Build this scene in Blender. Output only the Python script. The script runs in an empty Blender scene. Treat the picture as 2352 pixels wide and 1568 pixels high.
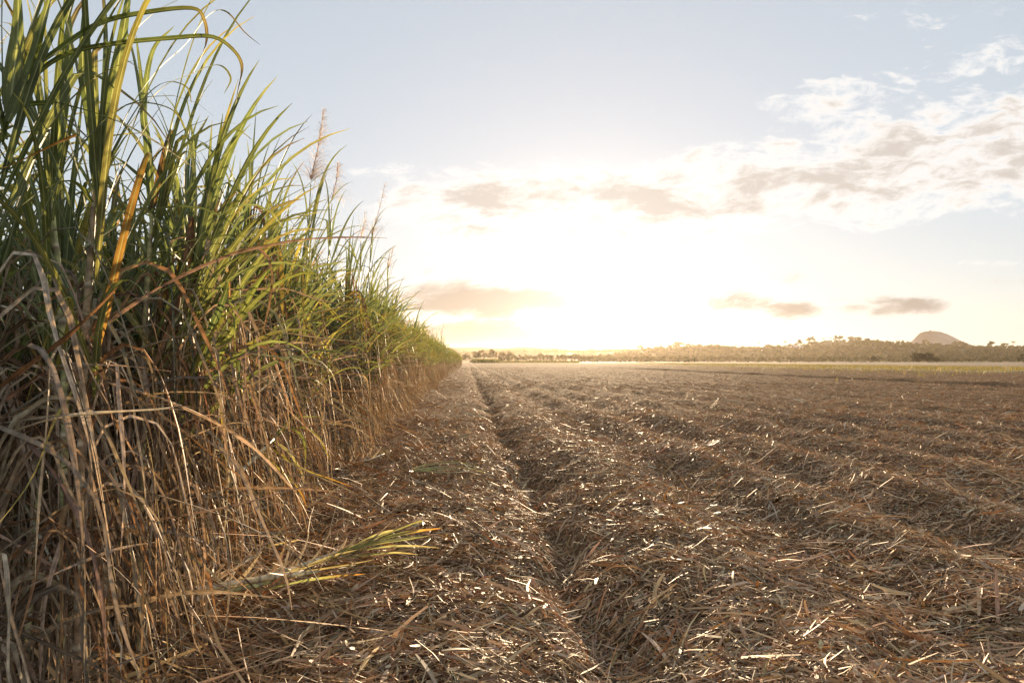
import bpy, math
import numpy as np
from mathutils import Vector, Matrix, Euler

R = math.radians
rng = np.random.default_rng(7)
SC = bpy.context.scene
COL = SC.collection

# ------------------------------------------------------------------ helpers
def tag(o, label=None, cat=None, group=None, kind=None):
    if label: o['label'] = label
    if cat: o['category'] = cat
    if group: o['group'] = group
    if kind: o['kind'] = kind
    return o

def empty(name, loc=(0, 0, 0), rz=0.0, label=None, cat=None, group=None):
    o = bpy.data.objects.new(name, None)
    o.empty_display_size = 0.1
    COL.objects.link(o)
    o.location = loc
    o.rotation_euler = (0, 0, rz)
    return tag(o, label, cat, group)

class Geo:
    """Collects quads / tris with a colour and a uv per vertex."""
    def __init__(s):
        s.V, s.F, s.C, s.U, s.n = [], [], [], [], 0
    def add(s, V, F, C, U=None):
        V = np.asarray(V, np.float32).reshape(-1, 3)
        F = np.asarray(F, np.int32)
        C = np.asarray(C, np.float32)
        if C.ndim == 1: C = np.tile(C[:3], (len(V), 1))
        if U is None: U = np.tile(np.array([0.25, 0.5], np.float32), (len(V), 1))
        s.V.append(V); s.F.append(F + s.n); s.C.append(C.reshape(-1, 3)); s.U.append(np.asarray(U, np.float32).reshape(-1, 2))
        s.n += len(V)
        return s
    def merged(s):
        return (np.concatenate(s.V), np.concatenate(s.F), np.concatenate(s.C), np.concatenate(s.U))
    def mesh(s, name, mat, smooth=True):
        V, F, C, U = s.merged()
        return mesh_from(name, V, F, C, U, mat, smooth)
    def build(s, name, mat, parent=None, smooth=True):
        o = bpy.data.objects.new(name, s.mesh(name, mat, smooth))
        COL.objects.link(o)
        if parent: o.parent = parent
        return o

def mesh_from(name, V, F, C, U, mat, smooth=True):
    """F: (n,4) ints; a triangle repeats its last index."""
    tri = F[:, 2] == F[:, 3]
    Q, T = F[~tri], F[tri][:, :3]
    loops = np.concatenate([Q.ravel(), T.ravel()]).astype(np.int32)
    start = np.concatenate([np.arange(len(Q)) * 4, len(Q) * 4 + np.arange(len(T)) * 3]).astype(np.int32)
    me = bpy.data.meshes.new(name)
    me.vertices.add(len(V)); me.loops.add(len(loops)); me.polygons.add(len(start))
    me.vertices.foreach_set('co', V.ravel())
    me.loops.foreach_set('vertex_index', loops)
    me.polygons.foreach_set('loop_start', start)
    me.polygons.foreach_set('use_smooth', np.full(len(start), smooth))
    a = me.attributes.new('tint', 'FLOAT_COLOR', 'POINT')
    a.data.foreach_set('color', np.concatenate([C, np.ones((len(C), 1), np.float32)], 1).astype(np.float32).ravel())
    uv = me.attributes.new('UVMap', 'FLOAT2', 'CORNER')
    uv.data.foreach_set('vector', U[loops].astype(np.float32).ravel())
    me.update(calc_edges=True)
    me.materials.append(mat)
    return me

def norm(a):
    return a / np.maximum(np.linalg.norm(a, axis=-1, keepdims=True), 1e-9)

def ribbons(G, P, W, side, C, fold=0.0):
    """P (N,S,3) centre lines, W (N,S) half widths, side (N,S,3), C (N,S,3).  fold>0 makes a V section with a midrib."""
    N, S = P.shape[:2]
    t = np.gradient(P, axis=1)
    nrm = norm(np.cross(side, t))
    v = np.tile(np.linspace(0, 1, S), (N, 1))
    if fold > 0:
        A = P - side * W[..., None] + nrm * (W * fold)[..., None]
        B = P
        D = P + side * W[..., None] + nrm * (W * fold)[..., None]
        V = np.stack([A, B, D], 2)
        U = np.stack([np.stack([np.full_like(v, k), v], -1) for k in (0, .5, 1)], 2)
        k = 3
    else:
        V = np.stack([P - side * W[..., None], P + side * W[..., None]], 2)
        U = np.stack([np.stack([np.full_like(v, q), v], -1) for q in (0, 1)], 2)
        k = 2
    i = np.arange(N)[:, None] * (S * k) + np.arange(S - 1)[None] * k
    fs = [np.stack([i + q, i + q + 1, i + k + q + 1, i + k + q], -1).reshape(-1, 4) for q in range(k - 1)]
    CC = np.repeat(C[:, :, None], k, 2)
    G.add(V.reshape(-1, 3), np.concatenate(fs), CC.reshape(-1, 3), U.reshape(-1, 2))

def path_from(az, el, L, S):
    """integrate direction angles (N,S) to centre lines starting at 0; L (N,)"""
    d = np.stack([np.cos(el) * np.cos(az), np.cos(el) * np.sin(az), np.sin(el)], -1)
    step = (L / (S - 1))[:, None, None]
    P = np.concatenate([np.zeros((len(L), 1, 3)), np.cumsum((d[:, :-1] + d[:, 1:]) * .5 * step, 1)], 1)
    side = np.stack([-np.sin(az), np.cos(az), np.zeros_like(az)], -1)
    return P, d, side

def twist(side, d, ang):
    up = np.cross(side, d)
    return norm(side * np.cos(ang)[..., None] + up * np.sin(ang)[..., None])

def tube(G, pts, rad, n=7, col=(.3, .3, .3), cap=True):
    pts = np.asarray(pts, float); rad = np.broadcast_to(np.asarray(rad, float), (len(pts),))
    col = np.asarray(col, float)
    if col.ndim == 1: col = np.tile(col, (len(pts), 1))
    t = norm(np.gradient(pts, axis=0))
    ref = np.array([1., 0, 0]) if abs(t[0][0]) < .8 else np.array([0, 1., 0])
    a = norm(np.cross(t, ref)); b = np.cross(t, a)
    th = np.linspace(0, 2 * math.pi, n, endpoint=False)
    V = pts[:, None] + (a[:, None] * np.cos(th)[None, :, None] + b[:, None] * np.sin(th)[None, :, None]) * rad[:, None, None]
    S = len(pts)
    i, j = np.meshgrid(np.arange(S - 1), np.arange(n), indexing='ij')
    F = np.stack([i * n + j, i * n + (j + 1) % n, (i + 1) * n + (j + 1) % n, (i + 1) * n + j], -1).reshape(-1, 4)
    V = V.reshape(-1, 3); C = np.repeat(col, n, 0)
    if cap:
        V = np.concatenate([V, pts[:1], pts[-1:]]); C = np.concatenate([C, col[:1], col[-1:]])
        j = np.arange(n); c0, c1 = S * n, S * n + 1
        F = np.concatenate([F, np.stack([(j + 1) % n, j, np.full(n, c0), np.full(n, c0)], -1),
                            np.stack([(S - 1) * n + j, (S - 1) * n + (j + 1) % n, np.full(n, c1), np.full(n, c1)], -1)])
    G.add(V, F, C)

def box(G, x0, x1, y0, y1, z0, z1, col):
    V = [(x, y, z) for z in (z0, z1) for y in (y0, y1) for x in (x0, x1)]
    F = [(0, 2, 3, 1), (4, 5, 7, 6), (0, 1, 5, 4), (2, 6, 7, 3), (0, 4, 6, 2), (1, 3, 7, 5)]
    G.add(V, F, col)

def polyline(ctrl, S):
    """smooth curve through control points (Catmull-Rom), S samples"""
    c = np.asarray(ctrl, float)
    c = np.concatenate([[2 * c[0] - c[1]], c, [2 * c[-1] - c[-2]]])
    n = len(c) - 3
    out = []
    for s in np.linspace(0, n - 1e-6, S):
        k = int(s); t = s - k
        p0, p1, p2, p3 = c[k], c[k + 1], c[k + 2], c[k + 3]
        out.append(.5 * (2 * p1 + (p2 - p0) * t + (2 * p0 - 5 * p1 + 4 * p2 - p3) * t * t + (3 * p1 - p0 - 3 * p2 + p3) * t ** 3))
    return np.array(out)

# ------------------------------------------------------------------ camera
CAM_H = 1.2
F_PX = 1568.0                      # focal length in pixels of a 2352 wide frame (24 mm on 36 mm)
cam = bpy.data.objects.new('camera', bpy.data.cameras.new('camera'))
COL.objects.link(cam)
cam.data.lens = 24.0; cam.data.sensor_width = 36.0
cam.data.clip_start = 0.05; cam.data.clip_end = 20000
cam.location = (0, 0, CAM_H)
cam.rotation_euler = (R(90 + 1.61), 0, R(-3.8))
SC.camera = cam

_a, _p = R(3.8), R(1.61)
_f = np.array([math.sin(_a) * math.cos(_p), math.cos(_a) * math.cos(_p), math.sin(_p)])
_r = np.array([math.cos(_a), -math.sin(_a), 0])
_u = np.array([-math.sin(_p) * math.sin(_a), -math.sin(_p) * math.cos(_a), math.cos(_p)])
def slope(px, py=828.0):
    """(x/y, z/y) of the direction of a point of the photograph (2352 wide)"""
    cx, cz = (np.asarray(px, float) - 1176) / F_PX, (784 - np.asarray(py, float)) / F_PX
    d = _f + cx[..., None] * _r + cz[..., None] * _u
    return d[..., 0] / d[..., 1], d[..., 2] / d[..., 1]
def at(px, py, Y):
    """world point in that direction at distance Y along the rows"""
    u, v = slope(px, py)
    return np.array([float(u) * Y, Y, CAM_H + float(v) * Y])

# ------------------------------------------------------------------ node helpers
class NT:
    def __init__(s, tree): s.t = tree; s.n = tree.nodes; s.l = tree.links
    def node(s, typ, **kw):
        x = s.n.new(typ)
        for k, v in kw.items(): setattr(x, k, v)
        return x
    def set(s, sock, v):
        if isinstance(v, bpy.types.NodeSocket): s.l.new(v, sock)
        elif v is not None: sock.default_value = v
    def m(s, op, a, b=None, c=None, clamp=False):
        x = s.node('ShaderNodeMath', operation=op, use_clamp=clamp)
        for i, v in enumerate((a, b, c)):
            if v is not None: s.set(x.inputs[i], v)
        return x.outputs[0]
    def ramp(s, v, a, b, lo=0.0, hi=1.0):
        x = s.node('ShaderNodeMapRange', interpolation_type='SMOOTHSTEP')
        s.set(x.inputs[0], v); s.set(x.inputs[1], a); s.set(x.inputs[2], b); s.set(x.inputs[3], lo); s.set(x.inputs[4], hi)
        return x.outputs[0]
    def mix(s, f, a, b, mode='MIX'):
        x = s.node('ShaderNodeMix', data_type='RGBA', blend_type=mode)
        s.set(x.inputs[0], f)
        for k, v in ((6, a), (7, b)):
            s.set(x.inputs[k], v if isinstance(v, bpy.types.NodeSocket) else (tuple(v) + (1.0,))[:4])
        return x.outputs[2]
    def noise(s, vec, scale, detail=4.0, rough=.55, dim='3D'):
        x = s.node('ShaderNodeTexNoise', noise_dimensions=dim)
        if vec is not None: s.set(x.inputs['Vector'], vec)
        x.inputs['Scale'].default_value = scale; x.inputs['Detail'].default_value = detail; x.inputs['Roughness'].default_value = rough
        return x.outputs[0]
    def xyz(s, a, b, c):
        x = s.node('ShaderNodeCombineXYZ')
        s.set(x.inputs[0], a); s.set(x.inputs[1], b); s.set(x.inputs[2], c)
        return x.outputs[0]

def new_mat(name):
    m = bpy.data.materials.new(name); m.use_nodes = True
    t = NT(m.node_tree)
    p = t.n['Principled BSDF']; out = t.n['Material Output']
    return m, t, p, out

def tint_mat(name, rough=.5, spec=.4, trans=0.0, tmul=(1.2, 1.1, .6), streak=0.0, midrib=0.0, rib_col=(.45, .48, .25), spots=0.0, nscale=30.0, bump=0.0):
    """surface coloured by the mesh's own tint, with streaks, midrib, spots; translucent if asked"""
    m, t, p, out = new_mat(name)
    a = t.node('ShaderNodeAttribute', attribute_name='tint')
    c = a.outputs['Color']
    tc = t.node('ShaderNodeTexCoord')
    uv = t.node('ShaderNodeSeparateXYZ'); t.l.new(tc.outputs['UV'], uv.inputs[0])
    if streak:
        n = t.noise(t.xyz(t.m('MULTIPLY', uv.outputs[0], 14.0), t.m('MULTIPLY', uv.outputs[1], 2.0), 0), 1.0, 2.0)
        f = t.ramp(n, .35, .65, 1 - streak, 1 + streak)
        c = t.mix(1.0, c, t.xyz(f, f, f), 'MULTIPLY')
    if spots:
        n = t.noise(tc.outputs['Object'], nscale, 3.0)
        f = t.ramp(n, .3, .7, 1 - spots, 1 + spots)
        c = t.mix(1.0, c, t.xyz(f, f, f), 'MULTIPLY')
    if midrib:
        d = t.m('ABSOLUTE', t.m('SUBTRACT', uv.outputs[0], .5))
        f = t.ramp(d, .07, .035, 0.0, midrib)
        c = t.mix(f, c, rib_col)
    t.l.new(c, p.inputs['Base Color'])
    p.inputs['Roughness'].default_value = rough
    p.inputs['Specular IOR Level'].default_value = spec
    if bump:
        b = t.node('ShaderNodeBump'); b.inputs['Strength'].default_value = bump; b.inputs['Distance'].default_value = .02
        t.l.new(t.noise(tc.outputs['Object'], nscale, 5.0), b.inputs['Height']); t.l.new(b.outputs[0], p.inputs['Normal'])
    if trans:
        tr = t.node('ShaderNodeBsdfTranslucent')
        t.l.new(t.mix(1.0, c, tmul, 'MULTIPLY'), tr.inputs[0])
        mx = t.node('ShaderNodeMixShader'); mx.inputs[0].default_value = trans
        t.l.new(p.outputs[0], mx.inputs[1]); t.l.new(tr.outputs[0], mx.inputs[2])
        t.l.new(mx.outputs[0], out.inputs[0])
    return m

M_LEAF = tint_mat('cane_leaf', rough=.5, spec=.4, trans=.34, tmul=(1.45, 1.4, .8), streak=.28, midrib=.7, spots=.28, nscale=16)
M_DRY = tint_mat('dry_leaf', rough=.65, spec=.2, trans=.17, tmul=(1.3, 1.1, .8), streak=.42, midrib=.35, rib_col=(.46, .38, .28), spots=.35, nscale=35)
M_STALK = tint_mat('cane_stalk', rough=.5, spec=.4, spots=.5, nscale=28, streak=.2)
M_PLUME = tint_mat('cane_plume', rough=.6, spec=.3, trans=.6, tmul=(1.2, 1.1, 1.0))
M_STRAW = tint_mat('cane_straw', rough=.6, spec=.14, trans=.06, tmul=(1.3, 1.1, .8), streak=.2)
M_TREE = tint_mat('tree_foliage', rough=.7, spec=.1, trans=.12, tmul=(1.5, 1.4, .5))
M_BARK = tint_mat('tree_bark', rough=.85, spec=.2, spots=.3, nscale=3)
M_GRASS = tint_mat('grass_blade', rough=.55, spec=.3, trans=.35, tmul=(1.5, 1.4, .5))
M_PAINT = tint_mat('house_paint', rough=.6, spec=.3, spots=.06, nscale=2)
M_HILL = tint_mat('hill_soil', rough=.9, spec=.1, spots=.35, nscale=.03)
M_MOUNT = tint_mat('hill_rock', rough=.9, spec=.1, spots=.3, nscale=.012)

# ------------------------------------------------------------------ ground
FUR = np.array([-2.6, -1.0, .59, 2.1, 3.38, 4.62] + [4.62 + 1.3 * k for k in range(1, 70)])
AMPL = np.array([.0, .0, .05, .06, .075, .06] + list(rng.uniform(.03, .07, 69)))
sin_dirs = [(rng.uniform(0, 6.28), f, rng.uniform(0, 6.28)) for f in (1.1, 1.9, 2.7, 3.9, 5.3, 7.1)]
def gz(x, y):
    x = np.asarray(x, float); y = np.asarray(y, float)
    xw = x + .03 * np.sin(y * .5 + 1) + .02 * np.sin(y * 2.3) + .02 * np.sin(y * 5.1 + x * 2)
    ph = np.interp(xw, FUR, np.arange(len(FUR)))
    amp = np.interp(xw, FUR, AMPL)
    fade = np.clip((75 - np.abs(x)) / 25, 0, 1) * np.clip((x + .6) / .8, 0, 1)
    h = -.9 * amp * np.cos(2 * math.pi * ph) * fade * (1 + .2 * np.sin(y * .7 + x * 1.3))
    near = np.clip((150 - y) / 60, 0, 1) * np.clip((60 - np.abs(x)) / 20, 0, 1)
    h = h - .085 * np.exp(-((xw - .59 + .05 * np.sin(y * 3.7)) / .13) ** 2) * near * (1 + .35 * np.sin(y * 1.9) + .25 * np.sin(y * 4.3 + 1))
    h = h - .22 * np.exp(-((xw - 25.3) / .55) ** 2) * near + .14 * np.exp(-((xw - 26.6) / .5) ** 2) * near * (1 + .8 * np.sin(y * 1.3) * np.sin(y * .37))
    b = sum(np.sin((x * math.cos(a) + y * math.sin(a)) * f + p) / f for a, f, p in sin_dirs) * .015
    return h + b * near * np.clip((26 - y) / 14, .3, 1)

def axis_pts(fine0, fine1, step, lo, hi, grow=1.09):
    pts = list(np.arange(fine0, fine1, step))
    s = step; x = pts[-1]
    while x < hi: s *= grow; x += s; pts.append(min(x, hi))
    s = step; x = pts[0]; left = []
    while x > lo: s *= grow; x -= s; left.append(max(x, lo))
    return np.array(left[::-1] + pts)

gx = axis_pts(-3, 46, .09, -3300, 3300, 1.09)
gy = axis_pts(1.0, 14, .085, -250, 3300, 1.05)
X, Y = np.meshgrid(gx, gy, indexing='ij')
Z = gz(X, Y)
nx, ny = X.shape
i, j = np.meshgrid(np.arange(nx - 1), np.arange(ny - 1), indexing='ij')
Fg = np.stack([i * ny + j, (i + 1) * ny + j, (i + 1) * ny + j + 1, i * ny + j + 1], -1).reshape(-1, 4)

m, t, p, out = new_mat('field_soil')
tc = t.node('ShaderNodeTexCoord'); ob = tc.outputs['Object']
n1 = t.noise(ob, 14.0, 6.0, .65); n2 = t.noise(ob, .35, 4.0, .6); n3 = t.noise(ob, 3.0, 8.0, .75)
c = t.mix(t.ramp(n1, .3, .7), (.11, .06, .028), (.33, .195, .105))
c = t.mix(t.ramp(n3, .45, .7, 0, .8), c, (.36, .23, .13))
c = t.mix(t.ramp(n2, .35, .65, 0, .45), c, (.10, .062, .036))
t.l.new(c, p.inputs['Base Color']); p.inputs['Roughness'].default_value = 1.0; p.inputs['Specular IOR Level'].default_value = .02
b = t.node('ShaderNodeBump'); b.inputs['Strength'].default_value = .9; b.inputs['Distance'].default_value = .03
t.l.new(t.m('ADD', n1, n3), b.inputs['Height']); t.l.new(b.outputs[0], p.inputs['Normal'])
M_SOIL = m
G = Geo(); G.add(np.stack([X, Y, Z], -1).reshape(-1, 3), Fg, (.1, .07, .14))
tag(G.build('ground', M_SOIL), kind='structure')

# far strips of ground beyond the harvested rows, each a sheet a little above the one below
def sheet(name, poly, z, mat, kind='structure', nx=60, ny=10):
    (a, b_), (c_, d) = poly            # near edge a->b, far edge c->d
    a, b_, c_, d = map(np.array, (a, b_, c_, d))
    G = Geo()
    u, v = np.meshgrid(np.linspace(0, 1, nx), np.linspace(0, 1, ny), indexing='ij')
    P = (a * (1 - u[..., None]) + b_ * u[..., None]) * (1 - v[..., None]) + (c_ * (1 - u[..., None]) + d * u[..., None]) * v[..., None]
    P = P + (rng.normal(0, .006, u.shape) * P[..., 1] * (np.where(v <= .01, .6, 1.0) * (v < .99)))[..., None] * np.array([0, 1.0])
    zz = z + .006 * np.sin(P[..., 0] * .9) * np.sin(P[..., 1] * .4)
    i, j = np.meshgrid(np.arange(nx - 1), np.arange(ny - 1), indexing='ij')
    F = np.stack([i * ny + j, (i + 1) * ny + j, (i + 1) * ny + j + 1, i * ny + j + 1], -1).reshape(-1, 4)
    G.add(np.concatenate([P, zz[..., None]], -1).reshape(-1, 3), F, (.1, .1, .1))
    return tag(G.build(name, mat), kind=kind)

def patch_mat(name, c0, c1, scale):
    m, t, p, out = new_mat(name)
    tc = t.node('ShaderNodeTexCoord')
    n = t.noise(tc.outputs['Object'], scale, 6.0, .7)
    t.l.new(t.mix(t.ramp(n, .3, .7), c0, c1), p.inputs['Base Color']); p.inputs['Roughness'].default_value = .9
    p.inputs['Specular IOR Level'].default_value = .1
    return m
M_VERGE = patch_mat('verge_grass', (.13, .115, .05), (.20, .16, .08), .35)
M_STUB = patch_mat('stubble_soil', (.10, .07, .055), (.20, .145, .10), .25)
M_PALE = patch_mat('pale_pasture', (.075, .055, .03), (.12, .09, .05), .1)

VERGE = (((73., 330.), (51., 62.)), ((100., 330.), (95., 100.)))
def verge_pt(u, v):
    (a, b_), (c_, d) = [[np.array(q) for q in e] for e in VERGE]
    return (a * (1 - u)[:, None] + b_ * u[:, None]) * (1 - v)[:, None] + (c_ * (1 - u)[:, None] + d * u[:, None]) * v[:, None]
sheet('grass_verge', VERGE, .035, M_VERGE, nx=90)
sheet('stubble_field', (((95., 340.), (94., 100.)), ((270., 470.), (300., 280.))), .03, M_STUB)
sheet('pasture', (((-60., 430.), (420., 300.)), ((-60., 900.), (1200., 900.))), .06, M_PALE)

# ------------------------------------------------------------------ colours
def pick(n, cols, w, jit=.12):
    cols = np.array(cols); w = np.array(w, float); w /= w.sum()
    c = cols[rng.choice(len(cols), n, p=w)]
    return c * (1 + rng.normal(0, jit, (n, 1))) * (1 + rng.normal(0, jit * .25, (n, 3)))
DRY = [(.26, .205, .145), (.36, .285, .20), (.23, .135, .07), (.12, .085, .055), (.46, .39, .30), (.21, .17, .13)]
DRY_W = [3, 2.2, 2.2, 1.6, .8, 1.6]
GREEN = [(.125, .15, .062), (.15, .17, .062), (.10, .13, .065), (.175, .18, .065)]
GREEN_W = [3, 2.5, 2, 1.2]

# ------------------------------------------------------------------ sugarcane
def stalk_geo(G, pts, r=.016, sides=7, nodes=13, dry=False):
    """jointed stalk along pts"""
    pts = np.asarray(pts, float)
    S = len(pts)
    seg = np.concatenate([[0], np.cumsum(np.linalg.norm(np.diff(pts, axis=0), axis=1))]); Ltot = seg[-1]
    ss, rr, cc = [], [], []
    base = np.array([(.46, .42, .22), (.40, .40, .19), (.46, .36, .22), (.34, .25, .16)][rng.integers(4)])
    if dry: base = np.array((.60, .51, .34))
    for k in range(nodes):
        f0, f1 = k / nodes, (k + 1) / nodes
        c = base * rng.uniform(.8, 1.15) * np.array([1, 1 + .1 * (f0 - .5), 1])
        taper = 1 - .25 * f0 - max(0, f0 - .84) * 3.2
        for f, q, cm in ((f0 + .02 / nodes, 1.18, (.20, .15, .10)), (f0 + .10 / nodes, 1.0, (.50, .45, .33)), (f0 + .22 / nodes, .95, c), (f0 + .85 / nodes, .95, c)):
            ss.append(f * Ltot); rr.append(r * q * taper); cc.append(cm)
    P = np.stack([np.interp(ss, seg, pts[:, a]) for a in range(3)], -1)
    tube(G, P, np.array(rr), sides, np.array(cc))

def blade(G, ctrl, w, col, tipcol=None, S=26, side=None, fold=.25, tw=(0, 0), sheath=.5):
    """one leaf through control points"""
    P = polyline(ctrl, S)[None]
    d = norm(np.gradient(P, axis=1))
    if side is None:
        side = np.cross(d, np.array([0, 0, 1.0])) + 1e-6
    else:
        side = np.cross(np.cross(d, np.broadcast_to(side, d.shape)), d)
    side = norm(side)
    s = np.linspace(0, 1, S)
    side = twist(side, d, np.radians(np.linspace(tw[0], tw[1], S))[None])
    W = w * np.clip(sheath + s * 4, 0, 1) * (1 - s ** 2.2) ** .9 + .0006
    c = np.tile(np.asarray(col, float), (S, 1))
    if tipcol is not None:
        k = np.clip((s - .55) / .35, 0, 1)[:, None]
        c = c * (1 - k) + np.asarray(tipcol) * k
    ribbons(G, P, W[None], side, c[None], fold)

def green_leaves(G, top, n, S, bias=.35, upright=1.0, fold=.3, scale=1.0, wmul=1.0, dying=1.0):
    f = np.linspace(0, 1, n)                       # 0 lowest .. 1 topmost
    base = np.array(top)[None] - np.array([0, 0, 1.0])[None] * ((1 - f) * .72 * scale)[:, None]
    plane = rng.uniform(-.9, .9)
    az = plane + (np.arange(n) % 2) * math.pi + rng.normal(0, .45, n)
    turn = rng.random(n) < bias                     # leaves that lean towards the open field and the light
    az = np.where(turn, rng.normal(.35, .75, n), az)
    el0 = np.radians(np.interp(f, [0, .5, 1], [53, 72, 85]) + rng.normal(0, 6, n))
    drop = np.radians(np.interp(f, [0, .5, 1], [98, 72, 36]) * rng.uniform(.55, 1.35, n)) / upright
    L = rng.uniform(.75, 1.2, n) * scale * np.interp(f, [0, .7, 1], [.85, 1.0, .8])
    s = np.linspace(0, 1, S)[None]
    pw = rng.uniform(2.0, 3.6, n)[:, None]
    el = el0[:, None] - drop[:, None] * s ** pw
    broken = rng.random(n) < .16
    sb = rng.uniform(.45, .75, n)[:, None]
    el = np.where(broken[:, None] & (s > sb), el - np.radians(rng.uniform(50, 100, n))[:, None], el)
    el = np.maximum(el, R(-86))
    azs = az[:, None] + rng.normal(0, .35, n)[:, None] * s ** 1.5
    P, d, side = path_from(azs, el, L, S)
    P = P + base[:, None]
    side = twist(side, d, rng.normal(0, .35, n)[:, None] + rng.normal(0, .8, n)[:, None] * s)
    w = rng.uniform(.009, .018, n)[:, None] * scale * wmul
    W = w * np.clip(.45 + s * 3, 0, 1) * (1 - s ** 2) ** .8 + .0008
    c0 = pick(n, GREEN, GREEN_W)
    tip = pick(n, [(.26, .22, .06), (.28, .16, .06), (.14, .16, .04), (.14, .09, .05)], [2, .8, 3.4, 1])
    yel = rng.random(n) < np.interp(f, [0, .4, 1], [.20, .05, .01]) * dying
    c0 = np.where(yel[:, None], pick(n, [(.30, .25, .06), (.30, .18, .06), (.22, .21, .06)], [1, .6, 1.6]), c0)
    k = np.clip((s - rng.uniform(.5, .95, n)[:, None]) / .25, 0, 1)[..., None]
    C = c0[:, None] * (1 - k) + tip[:, None] * k
    ribbons(G, P, W, side, C, fold)

def dry_leaves(G, n, S, z0, z1, spread=1.0, bias=.6, Lr=(.5, 1.1), stalk=None, width=(.0035, .0105), fold=0):
    h = rng.uniform(z0, z1, n)
    az = np.where(rng.random(n) < bias, rng.normal(.2, .9, n), rng.uniform(0, 2 * math.pi, n))
    el0 = np.radians(rng.uniform(25, 86, n))
    L = rng.uniform(Lr[0], Lr[1], n)
    s = np.linspace(0, 1, S)[None]
    sb = rng.uniform(.02, .36, n)[:, None]; wd = rng.uniform(.06, .45, n)[:, None]
    end = np.radians(-rng.uniform(66, 90, n))[:, None]
    k = np.clip((s - sb) / wd, 0, 1); k = k * k * (3 - 2 * k)
    el = el0[:, None] * (1 - k) + end * k
    stiff = rng.random((n, 1)) < .18             # broken stiff ones that poke out at any angle
    el = np.where(stiff, np.radians(rng.uniform(-75, 55, (n, 1))) - np.radians(rng.uniform(0, 50, (n, 1))) * s, el)
    el = el + np.radians(rng.normal(0, 6, (n, 1)) * np.sin(s * rng.uniform(4, 12, (n, 1))))
    azs = az[:, None] + rng.normal(0, .7, n)[:, None] * s + rng.normal(0, .25, (n, 1)) * np.sin(s * rng.uniform(4, 11, (n, 1)))
    P, d, side = path_from(azs, el, L * np.minimum(1, .55 + h * .5) * spread, S)
    base = np.stack([np.zeros(n), np.zeros(n), h], -1)
    if stalk is not None:
        base[:, 0] = np.interp(h, stalk[:, 2], stalk[:, 0]); base[:, 1] = np.interp(h, stalk[:, 2], stalk[:, 1])
    P = P + base[:, None]
    low = .012 + .05 * rng.random((n, 1))
    P[..., 2] = np.maximum(P[..., 2], low + .02 * np.sin(s * 9))
    side = twist(side, d, rng.uniform(0, 3.1, n)[:, None] + rng.normal(0, 1.5, n)[:, None] * s)
    w = np.clip(width[0] * rng.lognormal(.25, .45, n), width[0] * .6, width[1])[:, None]
    W = w * np.clip(.5 + s * 4, 0, 1) * (1 - s ** 2.5) ** .7 + .0008
    c = pick(n, DRY, DRY_W, .16)
    green = rng.random(n) < np.clip((h - 1.05) * .35, 0, .3)
    c = np.where(green[:, None], pick(n, [(.30, .25, .06), (.15, .17, .14)], [1, 1.3]), c)
    C = np.repeat(c[:, None], S, 1) * (1 + .18 * np.sin(s * rng.uniform(3, 14, (n, 1)) + rng.uniform(0, 6, (n, 1))))[..., None]
    if fold: W = W * (1 + .28 * np.sin(s * rng.uniform(8, 30, (n, 1)) + rng.uniform(0, 6, (n, 1))))
    ribbons(G, P, W, side, C, fold)

def cane_proto(H, ng, nd, Sg=12, Sd=10, sides=7, nodes=13, front=True, fold=.3, wide=1.0, crumple=0):
    """stalk, foliage, dry leaves of one plant standing at the origin"""
    lean = rng.normal(0, .07, 2) * H + np.array([.05 if front else 0, 0])
    f = np.linspace(0, 1, 9)
    st = np.stack([lean[0] * f ** 1.6, lean[1] * f ** 1.6, H * f - .03], -1)
    gs, gl, gd = Geo(), Geo(), Geo()
    stalk_geo(gs, st, rng.uniform(.011, .017), sides, nodes)
    green_leaves(gl, st[-1], ng, Sg, fold=fold, upright=rng.uniform(.8, 1.5))
    n1 = int(nd * .8)
    dry_leaves(gd, n1, Sd, .12, 1.35, 1.0, .65 if front else .3, stalk=st, width=(.0031 * wide, .0095 * wide), fold=crumple)
    dry_leaves(gd, nd - n1, Sd, .9, H, .9, .6, Lr=(.5, 1.0), stalk=st, width=(.004 * wide, .012 * wide), fold=crumple)
    return gs, gl, gd

# prototypes of the plants that are objects
PROTO = []
for k in range(16):
    a = cane_proto(rng.uniform(1.5, 1.82), 20, 112, 13, 13, crumple=.7)
    PROTO.append([g.mesh(nm, mt) for g, nm, mt in zip(a, ('stalk', 'foliage', 'dry_leaves'), (M_STALK, M_LEAF, M_DRY))])
PART_NAMES = ('stalk', 'foliage', 'dry_leaves')

first = []
def cane_object(k, x, y, rz, sc, label, group):
    o = empty('sugarcane', (x, y, 0), rz, label, 'sugarcane', group)
    o.scale = (sc, sc, sc)
    o.rotation_euler = (rng.normal(0, .05), rng.normal(0.015, .045), rz)
    for nm, me in zip(PART_NAMES, PROTO[k % len(PROTO)]):
        c = bpy.data.objects.new(nm, me); COL.objects.link(c); c.parent = o
    return o

L_FRONT = 'tall green sugarcane with hanging dry brown leaves along the open edge of the stand'
L_BACK = 'green sugarcane standing behind the edge row, mostly hidden by other stems'
spots = []
y = 2.35
while y < 21.5:
    spots.append((rng.uniform(-1.78, -1.30) - .012 * min(y, 20), y + rng.uniform(-.05, .05), 0)); y += .096 + .0012 * y
n_front = len(spots)
y = 2.0
while y < 11.0:
    spots.append((rng.uniform(-3.25, -2.55), y + rng.uniform(-.08, .08), 1)); y += .125
spots = spots[:284]
for n, (x, yy, back) in enumerate(spots):
    cane_object(int(rng.integers(16)), x, yy, rng.normal(0, .55), rng.uniform(.86, 1.07) * (.985 if yy > 5 else 1.0),
                L_BACK if back else L_FRONT, 'sugarcane of the second row' if back else 'sugarcane along the open edge')

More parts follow.
